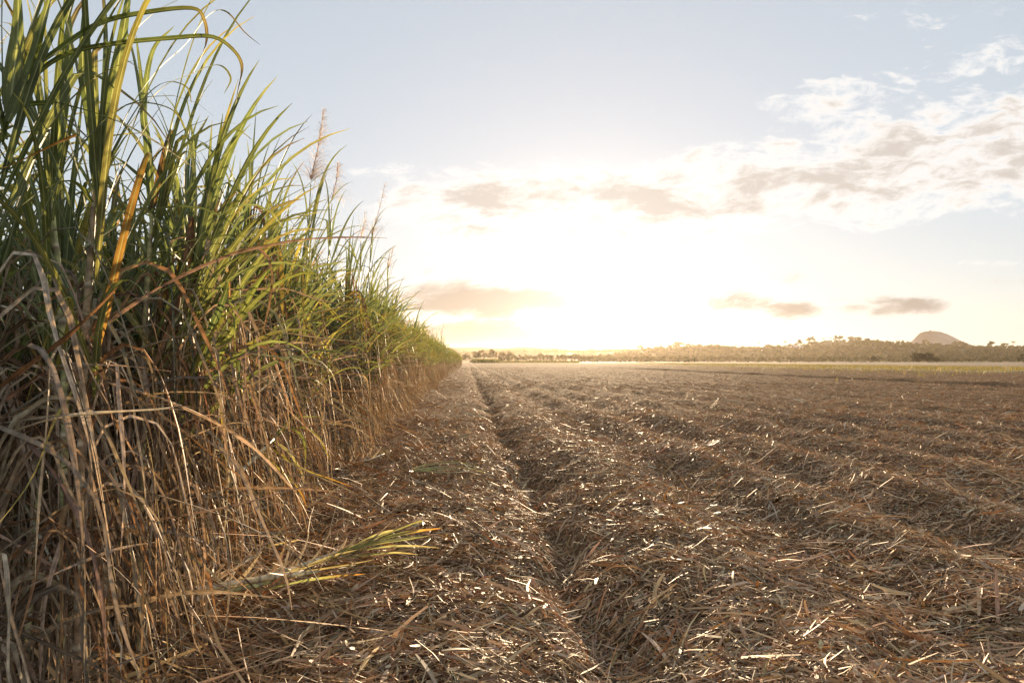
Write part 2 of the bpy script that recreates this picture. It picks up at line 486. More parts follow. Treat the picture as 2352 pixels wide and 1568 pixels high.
# everything of the stand past those: one mass
def stand_mass():
    S_, L_, D_ = Geo(), Geo(), Geo()
    def lib(n, *a, **kw):
        return [[g.merged() for g in cane_proto(rng.uniform(1.5, 1.85), *a, **kw)] for _ in range(n)]
    mid = lib(8, 13, 30, 9, 7, 5, 9, wide=1.2)
    back = lib(6, 12, 9, 8, 6, 4, 5, front=False)
    far = lib(8, 9, 14, 6, 5, 3, 3, fold=0, wide=1.8)
    far2 = lib(8, 7, 9, 5, 4, 3, 2, fold=0, wide=3.0)
    pl = []
    y = 21.4
    while y < 48: pl.append((rng.uniform(-1.95, -1.35) - .2, y, mid, 1)); y += .12
    while y < 88: pl.append((rng.uniform(-2.1, -1.3) - .1, y, far, 1)); y += .15
    while y < 150: pl.append((rng.uniform(-2.2, -1.2) + .0025 * (y - 88), y, far2, 1)); y += .22
    for x0, x1, ya, yb, st, lb in ((-3.3, -2.4, 11, 30, .08, back), (-3.3, -2.4, 30, 90, .16, far), (-4.9, -4.1, 2.4, 30, .12, back),
                                   (-6.5, -5.7, 3.5, 30, .17, back), (-8.2, -7.4, 5, 22, .2, back), (-10, -9, 6, 22, .22, back), (-4.9, -4.1, 30, 90, .4, far2), (-2.5, -1.9, 1.6, 9, .2, back)):
        y = ya
        while y < yb: pl.append((rng.uniform(x0, x1), y + rng.uniform(-.05, .05), lb, 0)); y += st
    out = ([], [], [])
    Gs = (S_, L_, D_)
    for x, y, lb, fr in pl:
        q = lb[rng.integers(len(lb))]
        a = rng.normal(0, .6); s = rng.uniform(.87, 1.05); ca, sa = math.cos(a) * s, math.sin(a) * s
        M = np.array([[ca, -sa, 0], [sa, ca, 0], [0, 0, s]], np.float32)
        for g, (V, F, C, U) in zip(Gs, q):
            g.add(V @ M.T + np.array([x, y, 0], np.float32), F, C, U)
    root = empty('sugarcane_stand', (0, 0, 0))
    tag(root, 'dense mass of sugarcane filling the stand behind and far down the row', 'sugarcane', None, 'stuff')
    for g, nm, mt in zip(Gs, PART_NAMES, (M_STALK, M_LEAF, M_DRY)):
        c = g.build(nm, mt, root)
stand_mass()

# ---- the tall clump at the near end with its own broad arching blades
GA, GB, GY = (.115, .15, .055), (.14, .165, .058), (.27, .24, .07)
BR, RU, TA = (.16, .085, .045), (.42, .19, .04), (.42, .34, .22)
def clump(label, stalk_px, Y, leaves, r=.0138, top_extra=6):
    b0 = at(*stalk_px[0], Y)
    root = empty('sugarcane', (b0[0], b0[1], 0), 0, label, 'sugarcane')
    o = np.array([b0[0], b0[1], 0.0])
    g = Geo()
    pts = [at(px, py, Y) - o for px, py in stalk_px]
    pts = [np.array([pts[0][0] * .6, 0, -.03])] + pts
    stalk_geo(g, polyline(pts, 12), r, 9, 15)
    g.build('stalk', M_STALK, root)
    for spec in leaves:
        ctrl, w, c0, c1 = spec[:4]
        kw = spec[4] if len(spec) > 4 else {}
        g = Geo()
        dz = kw.pop('dy', (0, 0))
        n = len(ctrl)
        cp = [at(px, py, Y + dz[0] + (dz[1] - dz[0]) * q / (n - 1)) - o for q, (px, py) in enumerate(ctrl)]
        blade(g, cp, w * .7, c0, c1, **kw)
        g.build('leaf', M_LEAF, root)
    g = Geo()
    top = pts[-1]
    st = polyline(pts, 12)
    dry_leaves(g, 80, 13, .12, 1.3, 1.0, .6, stalk=st[np.argsort(st[:, 2])], width=(.0035, .0075), fold=.7)
    g.build('dry_leaves', M_DRY, root)
    g = Geo(); green_leaves(g, top, 20, 14, bias=.2, scale=1.0, dying=.5, wmul=.72); g.build('foliage', M_LEAF, root)
    return root

face = np.array([1.0, .25, 0])
clump('tall sugarcane with a pale thick stem, its broad straight top blade reaching out of view',
      [(190, 900), (205, 640), (214, 480), (228, 390)], 2.15, [
      ([(226, 400), (250, 260), (278, 110), (306, -80)], .033, GB, GA, {'side': face, 'fold': .35, 'sheath': .5}),
      ([(222, 430), (215, 300), (190, 150), (200, -60)], .024, GA, GB, {'side': face}),
      ([(230, 400), (300, 250), (360, 165), (425, 105), (480, 35), (520, 28), (562, 75), (598, 104)], .011, GA, BR, {'dy': (0, .35), 'S': 34}),
      ([(228, 420), (290, 300), (370, 205), (430, 175), (500, 150), (530, 180), (515, 215)], .011, GA, GY, {'dy': (0, .4), 'S': 30}),
      ([(224, 440), (270, 330), (330, 230), (380, 190), (428, 200), (440, 236)], .011, GB, GY, {'dy': (0, .3)}),
      ([(25, 246), (110, 238), (180, 250), (262, 276), (350, 322), (446, 386)], .017, GA, TA, {'dy': (-.05, -.2), 'tw': (20, -30)}),
      ([(215, 470), (170, 420), (110, 430), (40, 480), (-40, 530)], .017, GB, GA, {'dy': (0, -.2)}),
      ])
clump('sugarcane leaning at the near corner of the stand with long blades arching over the field',
      [(-25, 1000), (-40, 640), (-35, 380), (5, 240)], 1.95, [
      ([(8, 330), (30, 245), (75, 165), (132, 118), (230, 55), (335, 30), (440, 20), (468, 45), (474, 100), (445, 168)], .017, GA, BR, {'S': 40, 'dy': (0, .15), 'tw': (0, 25)}),
      ([(14, 300), (70, 190), (150, 127), (260, 102), (400, 88), (485, 85), (532, 112), (556, 152), (548, 205), (540, 242)], .013, GA, BR, {'S': 40, 'dy': (0, .2), 'tw': (10, 40)}),
      ([(22, 260), (34, 150), (42, 60), (40, -90)], .031, GB, GA, {'side': face, 'fold': .35, 'sheath': .5}),
      ([(18, 280), (70, 160), (96, 60), (130, -60)], .022, GA, GB, {'side': face}),
      ([(12, 320), (-10, 220), (-20, 100), (-60, 20)], .022, GB, GA, {}),
      ])
clump('sugarcane with one orange dying blade low across its stem',
      [(150, 960), (138, 660), (120, 500), (118, 400)], 2.3, [
      ([(176, 312), (130, 332), (80, 356), (30, 378), (-30, 400)], .016, RU, (.36, .22, .05), {'tw': (0, 20), 'sheath': .8, 'dy': (-.35, -.4)}),
      ([(100, 252), (150, 275), (192, 310), (218, 340), (236, 376)], .016, (.14, .12, .05), RU, {'dy': (-.1, -.1), 'tw': (-20, 10)}),
      ([(118, 400), (140, 280), (160, 120), (150, -50)], .027, GA, GB, {'side': face, 'sheath': .5}),
      ([(120, 430), (90, 300), (60, 160), (110, 20), (170, -20)], .02, GB, GA, {}),
      ([(120, 420), (210, 300), (300, 240), (390, 250), (430, 300)], .013, GA, GY, {'dy': (0, .3)}),
      ([(116, 460), (60, 400), (-20, 420)], .016, GA, GY, {}),
      ])
clump('sugarcane with dark brown folded blade hanging from its crown',
      [(330, 960), (336, 700), (345, 560), (350, 480)], 2.7, [
      ([(350, 480), (372, 380), (388, 320), (397, 303), (404, 300)], .017, BR, BR, {'side': face, 'sheath': .6}),
      ([(350, 490), (340, 340), (330, 250), (350, 120), (400, 60)], .02, GA, GB, {'side': face}),
      ([(350, 500), (420, 380), (470, 330), (540, 300), (590, 330)], .014, GB, GY, {'dy': (0, .3)}),
      ([(345, 520), (290, 470), (250, 500), (230, 560)], .014, GY, RU, {}),
      ([(348, 510), (400, 410), (425, 350), (450, 375), (470, 430), (490, 490)], .013, GB, RU, {}),
      ])

# ---- flowering canes whose plumes rise above the stand
def plume_cane(label, top, base, Y, x_foot, dens=1.0):
    foot = np.array([x_foot, Y, 0])
    root = empty('flowering_sugarcane', tuple(foot), 0, label, 'sugarcane')
    tp, bs = at(*top, Y) - foot, at(*base, Y) - foot
    st = polyline([(0, 0, -.03), bs * np.array([.35, .35, .5]), bs * np.array([.8, .8, .8]), bs, tp], 30)
    g = Geo(); stalk_geo(g, st[:22], .011, 6, 13); g.build('stalk', M_STALK, root)
    g = Geo()
    ax = polyline([st[21], bs, (bs + tp) / 2 + np.array([.015, 0, 0]), tp], 24)
    tube(g, ax, np.linspace(.005, .0018, 24), 5, (.42, .34, .26))
    n = int(300 * dens); S = 6
    f = rng.random(n) ** .8
    idx = f * 23
    P0 = np.stack([np.interp(idx, np.arange(24), ax[:, a]) for a in range(3)], -1)
    L = (.25 * (1 - f) + .06) * rng.uniform(.5, 1.2, n)
    az = np.where(rng.random(n) < .6, rng.normal(.2, .8, n), rng.uniform(0, 6.28, n)); s = np.linspace(0, 1, S)[None]
    el = np.radians(rng.uniform(25, 70, n))[:, None] - np.radians(rng.uniform(40, 130, n))[:, None] * s ** 1.3
    P, d, side = path_from(np.repeat(az[:, None], S, 1), el, L, S)
    P += P0[:, None]
    W = np.full((n, S), .0016 + .00014 * Y) * (1 - .6 * s)
    C = np.repeat(pick(n, [(.62, .54, .48), (.5, .42, .36), (.7, .63, .58)], [2, 1.4, 1.5])[:, None], S, 1)
    ribbons(g, P, W, side, C)
    g.build('plume', M_PLUME, root)
    g = Geo(); green_leaves(g, st[16], 8, 11); g.build('foliage', M_LEAF, root)
    g = Geo(); dry_leaves(g, 16, 9, .2, 1.5, 1.0, .5); g.build('dry_leaves', M_DRY, root)
plume_cane('flowering sugarcane carrying the tallest and fullest pale plume above the stand', (743, 250), (716, 400), 7.0, -1.7, 1.3)
plume_cane('flowering sugarcane with a short plume just beside the tallest one', (776, 372), (764, 450), 7.6, -1.65, .6)
plume_cane('flowering sugarcane with a lone bent plume on a long bare stem against cloud', (884, 422), (856, 530), 10.0, -1.6, .5)
plume_cane('flowering sugarcane with a faint thin plume half sunk in green leaf tips', (838, 488), (830, 540), 10.4, -1.7, .35)
plume_cane('flowering sugarcane with a tiny plume tip low over the distant canes', (902, 566), (893, 610), 14.0, -1.75, .3)
plume_cane('farthest flowering sugarcane, its speck of a plume near the end of the row', (1020, 735), (1014, 765), 40.0, -1.5, .3)

# ---- the cane that leans out of the stand
P3 = at
root = empty('leaning_sugarcane', (-1.38, 2.95, 0), 0, 'bent sugarcane leaning far out of the stand with a drooping yellow-green top', 'sugarcane')
o = np.array([-1.38, 2.95, 0])
st = polyline([o + (0, 0, .02), P3(445, 1174, 3.15), P3(500, 1132, 3.35), P3(545, 1090, 3.55), P3(632, 1004, 3.95)], 14) - o
g = Geo(); stalk_geo(g, st, .0145, 8, 12, dry=True); g.build('stalk', M_STALK, root)
for ctrl, w, c0, c1 in (
    ([(628, 1008), (660, 970), (690, 958), (745, 957)], .014, (.24, .26, .12), (.3, .3, .14)),
    ([(630, 1006), (655, 980), (690, 945), (710, 930)], .010, (.22, .23, .08), GY),
    ([(625, 1010), (668, 985), (705, 985), (735, 1010), (757, 1055)], .011, GB, (.30, .24, .05)),
    ([(625, 1010), (665, 985), (694, 1003), (702, 1040), (700, 1085)], .010, GB, GY),
    ([(612, 1024), (640, 1042), (690, 1075), (760, 1100), (810, 1118)], .011, GY, RU),
    ([(598, 1038), (630, 1066), (665, 1100), (690, 1130), (705, 1165)], .010, GY, RU),
    ([(625, 1012), (660, 1035), (690, 1078), (700, 1110)], .009, (.40, .36, .22), TA),
    ([(600, 1036), (640, 1085), (650, 1100), (668, 1120)], .009, (.36, .28, .06), RU)):
    n = len(ctrl); g = Geo()
    cp = [P3(px, py, 3.93 + .5 * q / (n - 1)) - o for q, (px, py) in enumerate(ctrl)]
    blade(g, cp, w, c0, c1, S=20, tw=(10, 40)); g.build('leaf', M_LEAF, root)
g = Geo(); dry_leaves(g, 10, 9, .1, .6, .8, .5, stalk=st[np.argsort(st[:, 2])]); g.build('dry_leaves', M_DRY, root)

# ---- canes and leaf bundles lying on the ground
def on_ground(px, py, lift=.02):
    u, v = slope(px, py)
    Yd = (CAM_H - lift * .85) / -float(v)
    x = float(u) * Yd
    return np.array([x, Yd, float(gz(x, Yd)) + lift])
def lying_cane(label, px_pts, r, leaf_specs, flaps=5, lift=.03, dry=False, name='fallen_sugarcane'):
    pts = [on_ground(px, py, lift) for px, py in px_pts]
    o = pts[0] * np.array([1, 1, 0])
    root = empty(name, tuple(o), 0, label, 'sugarcane')
    st = polyline(pts, 14) - o
    g = Geo(); stalk_geo(g, st, r, 8, 11, dry); g.build('stalk', M_STALK, root)
    for ctrl, w, c0, c1, lf in leaf_specs:
        n = len(ctrl); g = Geo()
        cp = [on_ground(px, py, lift + lf * (q / (n - 1))) - o for q, (px, py) in enumerate(ctrl)]
        blade(g, cp, w, c0, c1, S=18, tw=(rng.uniform(15, 45), rng.uniform(30, 75)), fold=.2); g.build('leaf', M_LEAF, root)
    if flaps:
        g = Geo(); n, S = flaps * 2, 8
        idx = rng.uniform(4, 13, n)
        P0 = np.stack([np.interp(idx, np.arange(14), st[:, a]) for a in range(3)], -1)
        dirv = st[-1] - st[0]; a0 = math.atan2(dirv[1], dirv[0])
        s = np.linspace(0, 1, S)[None]
        el = np.radians(rng.uniform(5, 45, n))[:, None] + np.radians(rng.uniform(-10, 60, n))[:, None] * s
        P, d, side = path_from(a0 + rng.normal(0, .3, (n, 1)) + 0 * el, el, rng.uniform(.08, .24, n), S)
        side = twist(side, d, rng.normal(.4, .8, (n, 1)) + 0 * el)
        W = rng.uniform(.007, .014, (n, 1)) * (1 - s ** 2) + .001
        ribbons(g, P + P0[:, None], W, side, np.repeat(pick(n, [(.55, .47, .36), (.45, .37, .26)], [1, 1])[:, None], S, 1))
        g.build('dry_leaves', M_DRY, root)
    return root
PG = (.40, .42, .22)
lying_cane('fallen pale sugarcane with a fanned yellow-green leaf top on the mulch near the stand',
    [(440, 1396), (560, 1356), (690, 1312), (770, 1284), (850, 1262)], .015, [
    ([(740, 1296), (840, 1258), (910, 1232), (966, 1214), (972, 1224)], .019, PG, GY, .09),
    ([(760, 1292), (860, 1256), (935, 1238), (1015, 1230)], .021, (.34, .37, .2), RU, .07),
    ([(750, 1294), (860, 1262), (930, 1252), (986, 1246)], .022, (.42, .43, .25), PG, .05),
    ([(720, 1306), (850, 1272), (940, 1266), (1012, 1272)], .016, (.40, .40, .26), TA, .0),
    ([(700, 1312), (800, 1292), (900, 1280), (960, 1284)], .014, (.36, .38, .22), TA, -.03),
    ([(780, 1284), (840, 1252), (880, 1238), (905, 1232)], .016, (.45, .45, .28), TA, .08),
    ([(690, 1318), (790, 1286), (860, 1262), (895, 1250)], .018, (.50, .47, .33), (.52, .46, .34), .03),
    ([(600, 1346), (690, 1318), (760, 1292), (820, 1276)], .016, (.54, .48, .36), TA, .03),
    ([(480, 1388), (590, 1352), (680, 1326), (745, 1304)], .016, (.50, .44, .32), TA, .04),
    ([(640, 1336), (730, 1318), (800, 1312), (838, 1318)], .014, (.44, .44, .28), TA, -.02),
    ([(735, 1300), (762, 1275), (772, 1255), (778, 1228)], .010, TA, (.55, .47, .36), .05),
    ([(765, 1288), (790, 1272), (806, 1262), (818, 1246)], .010, (.55, .47, .36), TA, .05),
    ([(600, 1346), (625, 1322), (640, 1300), (646, 1282)], .010, (.55, .47, .36), TA, .05),
    ([(700, 1322), (780, 1310), (840, 1306), (895, 1305)], .010, BR, RU, .0)], 8, .12, dry=True)
lying_cane('fallen greenish sugarcane lying lowest, its thick butt tucked under the dry leaves',
    [(282, 1428), (380, 1396), (470, 1378), (580, 1362), (680, 1330)], .0145, [
    ([(600, 1372), (680, 1352), (760, 1338), (840, 1330)], .014, PG, RU, .01),
    ([(560, 1366), (620, 1345), (690, 1330)], .012, TA, TA, .03)], 4, .12)
lying_cane('fallen brown jointed sugarcane between two other fallen canes',
    [(330, 1404), (440, 1376), (560, 1352), (650, 1338), (735, 1326)], .017, [
    ([(690, 1330), (740, 1322), (800, 1312), (860, 1300)], .011, TA, (.5, .42, .3), .02)], 4, .15, dry=True)
lying_cane('thin fallen sugarcane pointing out of the dry leaves behind the thicker fallen ones',
    [(380, 1392), (470, 1352), (540, 1318), (600, 1280)], .013, [
    ([(590, 1285), (620, 1265), (645, 1235), (660, 1205)], .010, PG, TA, .08),
    ([(580, 1292), (610, 1272), (650, 1262), (690, 1255)], .010, TA, TA, .04),
    ([(650, 1280), (690, 1240), (715, 1205), (728, 1175)], .010, (.5, .45, .32), TA, .12)], 5, .13)
lying_cane('torn whitish sugarcane piece lying by the stand past the leaning cane',
    [(745, 1082), (800, 1070), (850, 1058), (885, 1046)], .012, [
    ([(800, 1070), (850, 1052), (905, 1036)], .012, (.52, .46, .34), PG, .02),
    ([(760, 1085), (700, 1082), (660, 1088)], .010, TA, TA, .01)], 6, .07, dry=True)
def leaf_bundle(label, specs, name='leaf_bundle'):
    o = on_ground(*specs[0][0][0], 0) * np.array([1, 1, 0])
    root = empty(name, tuple(o), 0, label, 'cut leaves')
    for ctrl, w, c0, c1, lf in specs:
        n = len(ctrl); g = Geo()
        cp = [on_ground(px, py, .09 + lf * math.sin(math.pi * q / (n - 1))) - o for q, (px, py) in enumerate(ctrl)]
        blade(g, cp, w, c0, c1, S=18, tw=(rng.uniform(-30, 0), rng.uniform(0, 40)), fold=.15, sheath=.8); g.build('leaf', M_LEAF, root)
leaf_bundle('cut green cane top lying alone on the mulch beside the deep furrow', [
    ([(948, 1076), (1000, 1068), (1060, 1070), (1112, 1080)], .020, (.40, .38, .22), PG, .03),
    ([(952, 1080), (1010, 1074), (1070, 1078), (1120, 1086)], .018, PG, PG, .02),
    ([(960, 1080), (1020, 1078), (1080, 1086), (1108, 1091)], .016, GB, GY, .01),
    ([(950, 1078), (1010, 1086), (1060, 1086), (1090, 1080)], .016, (.3, .3, .15), PG, .04),
    ([(955, 1074), (1000, 1064), (1050, 1066), (1100, 1074)], .013, PG, GB, .05)])
leaf_bundle('small green strip of cane leaf lying farther along beside the furrow', [
    ([(1060, 950), (1085, 952), (1110, 955), (1135, 960)], .022, GB, GY, .03),
    ([(1065, 952), (1090, 955), (1120, 960), (1140, 964)], .02, PG, GY, .02)])
leaf_bundle('wide pale dry cane leaf stretched across the nearest mulch below the stand', [
    ([(215, 1528), (300, 1512), (400, 1496), (470, 1487)], .024, (.36, .29, .21), (.42, .34, .25), .02),
    ([(150, 1545), (240, 1530), (330, 1506), (440, 1492)], .014, TA, BR, .01)], 'dry_leaf')
leaf_bundle('long straight dry cane leaf lying under the fallen cane butt', [
    ([(205, 1438), (290, 1452), (380, 1478), (455, 1492)], .013, TA, (.36, .29, .2), .04),], 'dry_leaf')

# ------------------------------------------------------------------ mulch of straws
def straws(G, n, ya, yb, S, lscale, wscale, xlim, dens_pow=1.0, pale=.075, lift=.03, clump=0.0):
    y = ya * (yb / ya) ** rng.random(n) if dens_pow else rng.uniform(ya, yb, n)
    # across the view with a margin
    xl = np.maximum(-.78 * y - .4, xlim[0]); xr = np.minimum(.95 * y + .8, xlim[1])
    x = xl + (xr - xl) * rng.random(n)
    if clump:
        k = np.sin(x * 2.1 + 3 * np.sin(y * .31)) * np.sin(y * .8 + 2 * np.sin(x * .9)) + .5 * np.sin(x * 5.3 + y * 1.7)
        keep = rng.random(n) < np.clip(.5 + clump * k, .08, 1); x, y = x[keep], y[keep]; n = len(x)
    L = np.clip(rng.lognormal(math.log(.058), .7, n), .015, .5) * lscale
    az = rng.uniform(0, 2 * math.pi, n)
    near_edge = (x < -.55) & (rng.random(n) < .4)
    L = np.minimum(L, .45)
    L = np.where(near_edge, L * rng.uniform(1.5, 3.2, n), L)
    s = np.linspace(0, 1, S)[None]
    pitch = np.radians(rng.normal(2, 13, n))[:, None] + np.radians(rng.normal(0, 16, n))[:, None] * (s - .5)
    azs = az[:, None] + rng.normal(0, .45, n)[:, None] * s
    P, d, side = path_from(azs, pitch, L, S)
    P = P - P[:, S // 2:S // 2 + 1]
    base = np.stack([x, y, np.zeros(n)], -1)
    P = P + base[:, None]
    fur = np.exp(-((x - .59) / .2) ** 2)
    mat_ = .5 + .5 * np.sin(x * 7.3 + 2.0 * np.sin(y * 3.1)) * np.sin(y * 5.2 + 2.5 * np.sin(x * 2.7))
    lz = (rng.random(n) ** 1.5 * lift * (1 - .6 * fur) * (.35 + 1.3 * mat_))[:, None]
    P[..., 2] += gz(P[..., 0], P[..., 1]) + lz + np.maximum(0, -np.sin(pitch[:, :1])) * 0
    lowest = (P[..., 2] - gz(P[..., 0], P[..., 1])).min(1, keepdims=True)
    P[..., 2] += np.maximum(0, .001 - lowest)[...]* .9
    side = twist(side, d, rng.normal(0, .55, n)[:, None] + 0 * s)
    w = np.clip(rng.lognormal(math.log(.0028), .65, n), .0009, .016)[:, None] * wscale
    w = np.minimum(w, .0085 + .0014 * np.maximum(y - 6, 0)[:, None])
    W = w * (1 - .5 * np.abs(2 * s - 1) ** 3)
    c = pick(n, [(.45, .29, .155), (.54, .37, .215), (.40, .21, .10), (.20, .125, .068), (.57, .425, .27), (.39, .28, .185)], [3, 2.4, 2.2, 2, 1.3, 1.8], .2)
    pl = rng.random(n) < pale
    c = np.where(pl[:, None], pick(n, [(.50, .41, .29), (.42, .33, .23)], [1, 1.2]), c)
    ribbons(G, P, W, side, np.repeat(np.clip(c, .01, .8)[:, None], S, 1))
G = Geo()
straws(G, 115000, 1.9, 6.5, 4, 1.0, 1.0, (-3, 9), lift=.05)
straws(G, 130000, 5.5, 14, 3, 1.1, 1.25, (-3, 16), lift=.05)
straws(G, 190000, 12, 34, 2, 1.4, 1.9, (-2.6, 34), lift=.05, clump=.25)
straws(G, 150000, 28, 120, 2, 1.9, 3.2, (-2.2, 70), pale=.25, lift=.05, clump=.45)
straws(G, 3200, 2.5, 16, 5, 2.1, 2.4, (-2.5, 16), pale=.04, lift=.06)
# bigger pale scraps of torn leaf
straws(G, 380, 2.6, 14, 4, 2.0, 1.6, (-2.5, 16), pale=.3, lift=.06)
straws(G, 1700, 12, 90, 3, 1.9, 5.0, (-2.2, 60), pale=.9, lift=.08, clump=.4)
tag(G.build('cane_mulch', M_STRAW), 'chopped brown cane leaf mulch covering the harvested rows', 'mulch', kind='stuff')

# grass of the verge
G = Geo(); n, S = 26000, 3
P2 = verge_pt(rng.random(n) ** .55, rng.normal(.5, .38, n))
s = np.linspace(0, 1, S)[None]
P, d, side = path_from(rng.uniform(0, 6.28, (n, 1)) + 0 * s, np.radians(rng.uniform(45, 90, (n, 1))) - .6 * s, rng.uniform(.15, .5, n), S)
P = P + np.concatenate([P2, np.full((n, 1), .0)], 1)[:, None]
ribbons(G, P, np.full((n, S), .035) * (1.05 - s), side, np.repeat(pick(n, [(.13, .13, .05), (.18, .155, .065), (.26, .20, .11)], [1.4, 2, 2])[:, None], S, 1))
tag(G.build('grass', M_GRASS), 'yellow-green grass growing on the strip beyond the mulch', 'grass', kind='stuff')

# ------------------------------------------------------------------ hills
def hill(name, prof_px, Y0, Y1, Y2, mat, col, drop=0, n=220, m=16):
    """heightfield ridge: foot at Y0, crest at Y1 following the profile, back at Y2"""
    px = np.array([q[0] for q in prof_px], float); py = np.array([q[1] for q in prof_px], float) + drop
    xs = np.linspace(px[0], px[-1], n)
    hu, hv = slope(xs, np.interp(xs, px, py))
    tops = CAM_H + hv * Y1
    wx = hu * Y1
    v = np.concatenate([np.linspace(0, 1, m), np.linspace(1.2, 2, 5)])
    Yv = np.where(v <= 1, Y0 + (Y1 - Y0) * v, Y1 + (Y2 - Y1) * (v - 1))
    k = np.where(v <= 1, v * v * (3 - 2 * v), (2 - v) ** 1.5)
    V = np.stack([np.repeat(wx[:, None], len(v), 1), np.repeat(Yv[None], n, 0), tops[:, None] * k[None] - .5], -1)
    V[..., 1] += rng.normal(0, (Y1 - Y0) * .008, V.shape[:2])
    V[..., 2] *= 1 + rng.normal(0, .02, V.shape[:2]) * (k < .99)
    q = len(v); i, j = np.meshgrid(np.arange(n - 1), np.arange(q - 1), indexing='ij')
    F = np.stack([i * q + j, (i + 1) * q + j, (i + 1) * q + j + 1, i * q + j + 1], -1).reshape(-1, 4)
    G = Geo(); G.add(V.reshape(-1, 3), F, col)
    tag(G.build(name, mat), kind='structure')
    return lambda x, y: float(np.interp(x, wx, tops)) * float(np.interp(y, Yv, k))
RIDGE = [(1300, 826), (1400, 815), (1440, 808), (1480, 803), (1530, 796), (1560, 793), (1600, 796), (1680, 800), (1760, 799), (1810, 794), (1850, 788), (1900, 784), (1975, 785), (2040, 790), (2090, 794), (2150, 797), (2250, 798), (2352, 797), (2500, 796), (2700, 800)]
ridge_h = hill('hill', RIDGE, 820, 1250, 1700, M_HILL, (.06, .062, .03), drop=1)
hill('hill', [(300, 806), (1047, 798), (1100, 797), (1150, 799), (1200, 796), (1268, 799), (1330, 806), (1420, 809), (1500, 812), (1700, 806), (2400, 802), (3000, 806)], 1950, 2250, 2600, M_MOUNT, (.08, .08, .06), n=120)
hill('hill', [(900, 815), (1040, 813), (1120, 811), (1180, 809), (1250, 812), (1330, 809), (1400, 810), (1480, 806), (1560, 812), (1700, 815)], 1500, 1900, 2250, M_HILL, (.06, .065, .04), n=120)
hill('rocky_hill', [(2060, 796), (2085, 787), (2100, 780), (2106, 770), (2113, 764), (2125, 760.5), (2140, 760), (2155, 762), (2170, 767), (2182, 774), (2195, 780), (2215, 789), (2240, 796)], 1400, 1520, 1660, M_MOUNT, (.30, .25, .23), n=80)  # rock colour paled to stand in for the haze of distance

# ------------------------------------------------------------------ trees
TG = [(.045, .056, .018), (.062, .07, .022), (.036, .046, .02), (.08, .08, .028)]
def crown_geo(G, c, rx, ry, rz, n_cl, n_leaf, leaf, bottom=.5, tone=1.0):
    """clumps of leaf faces through the crown's volume"""
    cen = []
    while len(cen) < n_cl:
        q = rng.uniform(-1, 1, 3)
        if np.linalg.norm(q) < 1 and q[2] > -bottom: cen.append(q * np.array([rx, ry, rz]) * .8 + c)
    cen = np.array(cen)
    cr = rng.uniform(.22, .42, n_cl) * (rx + rz) * .5
    k = np.repeat(np.arange(n_cl), n_leaf); n = len(k)
    p = rng.normal(0, 1, (n, 3)); p = norm(p) * (rng.random((n, 1)) ** .5) * cr[k][:, None] * np.array([1.1, 1.1, .75]) + cen[k]
    a = norm(rng.normal(0, 1, (n, 3))); b = norm(np.cross(a, rng.normal(0, 1, (n, 3))))
    sz = leaf * rng.uniform(.6, 1.4, (n, 1))
    V = np.stack([p - a * sz - b * sz * .45, p + a * sz - b * sz * .3, p + a * sz * .6 + b * sz * .5, p - a * sz * .7 + b * sz * .45], 1)
    col = tone * pick(n_cl, TG, [3, 2, 2, 1], .15)[k] * (1 + rng.normal(0, .15, (n, 1)))
    G.add(V.reshape(-1, 3), np.arange(n * 4).reshape(-1, 4), np.repeat(np.clip(col, .01, .3), 4, 0))
def tree_geo(h, w, n_cl=12, n_leaf=34, trunk=.35, palm=False, leaf=None, tone=1.0):
    gt, gc = Geo(), Geo()
    leaf = leaf or .06 * h
    if palm:
        tube(gt, [(0, 0, -.3), (.02 * h, 0, h * .5), (.04 * h, 0, h * .9)], [h * .03, h * .022, h * .018], 6, (.14, .11, .08))
        n, S = 14, 7; s = np.linspace(0, 1, S)[None]
        P, d, side = path_from(np.linspace(0, 6.28, n)[:, None] + 0 * s, np.radians(rng.uniform(20, 75, (n, 1))) - 1.7 * s, np.full(n, w * .62), S)
        ribbons(gc, P + np.array([.04 * h, 0, h * .9]), np.full((n, S), w * .07) * (1.1 - s), side, np.repeat(pick(n, TG, [1, 1, 1, 1])[:, None], S, 1), .3)
        return gt, gc
    tz = h * trunk
    tube(gt, [(0, 0, -.4), (0, 0, tz * .5), (.02 * h, 0, tz), (.03 * h, .01 * h, h * .7)], [h * .028, h * .022, h * .018, h * .006], 7, (.13, .10, .075))
    for a in np.linspace(0, 6.28, 5)[:-1] + rng.uniform(0, 1):
        e = np.array([math.cos(a) * w * .32, math.sin(a) * w * .32, h * rng.uniform(.6, .8)])
        tube(gt, [(0, 0, tz * .8), e * .5 + np.array([0, 0, tz * .35]), e], [h * .014, h * .01, h * .004], 5, (.13, .10, .075))
    crown_geo(gc, np.array([0, 0, h * (.5 + trunk * .42)]), w * .5, w * .5, h * (.5 - trunk * .40), n_cl, n_leaf, leaf, tone=tone)
    return gt, gc
def make_tree(name, loc, h, w, label, group=None, cat='tree', **kw):
    root = empty(name, loc, 0, label, cat, group)
    gt, gc = tree_geo(h, w, **kw)
    gt.build('trunk', M_BARK, root); gc.build('crown', M_TREE, root, smooth=False)
    return root
def tree_at(px, top, Y, w_px, label, group=None, name='tree', base=None, **kw):
    x, _, zt = at(px, top, Y)
    zb = base if base is not None else 0.0
    return make_tree(name, (x, Y, zb), max(2.0, zt - zb), w_px / F_PX * Y, label, group, **kw)
def c7(cx, cy): return ((2900 + cx / 1.9666) / 1.7415, (1300 + cy / 1.9666) / 1.7415)

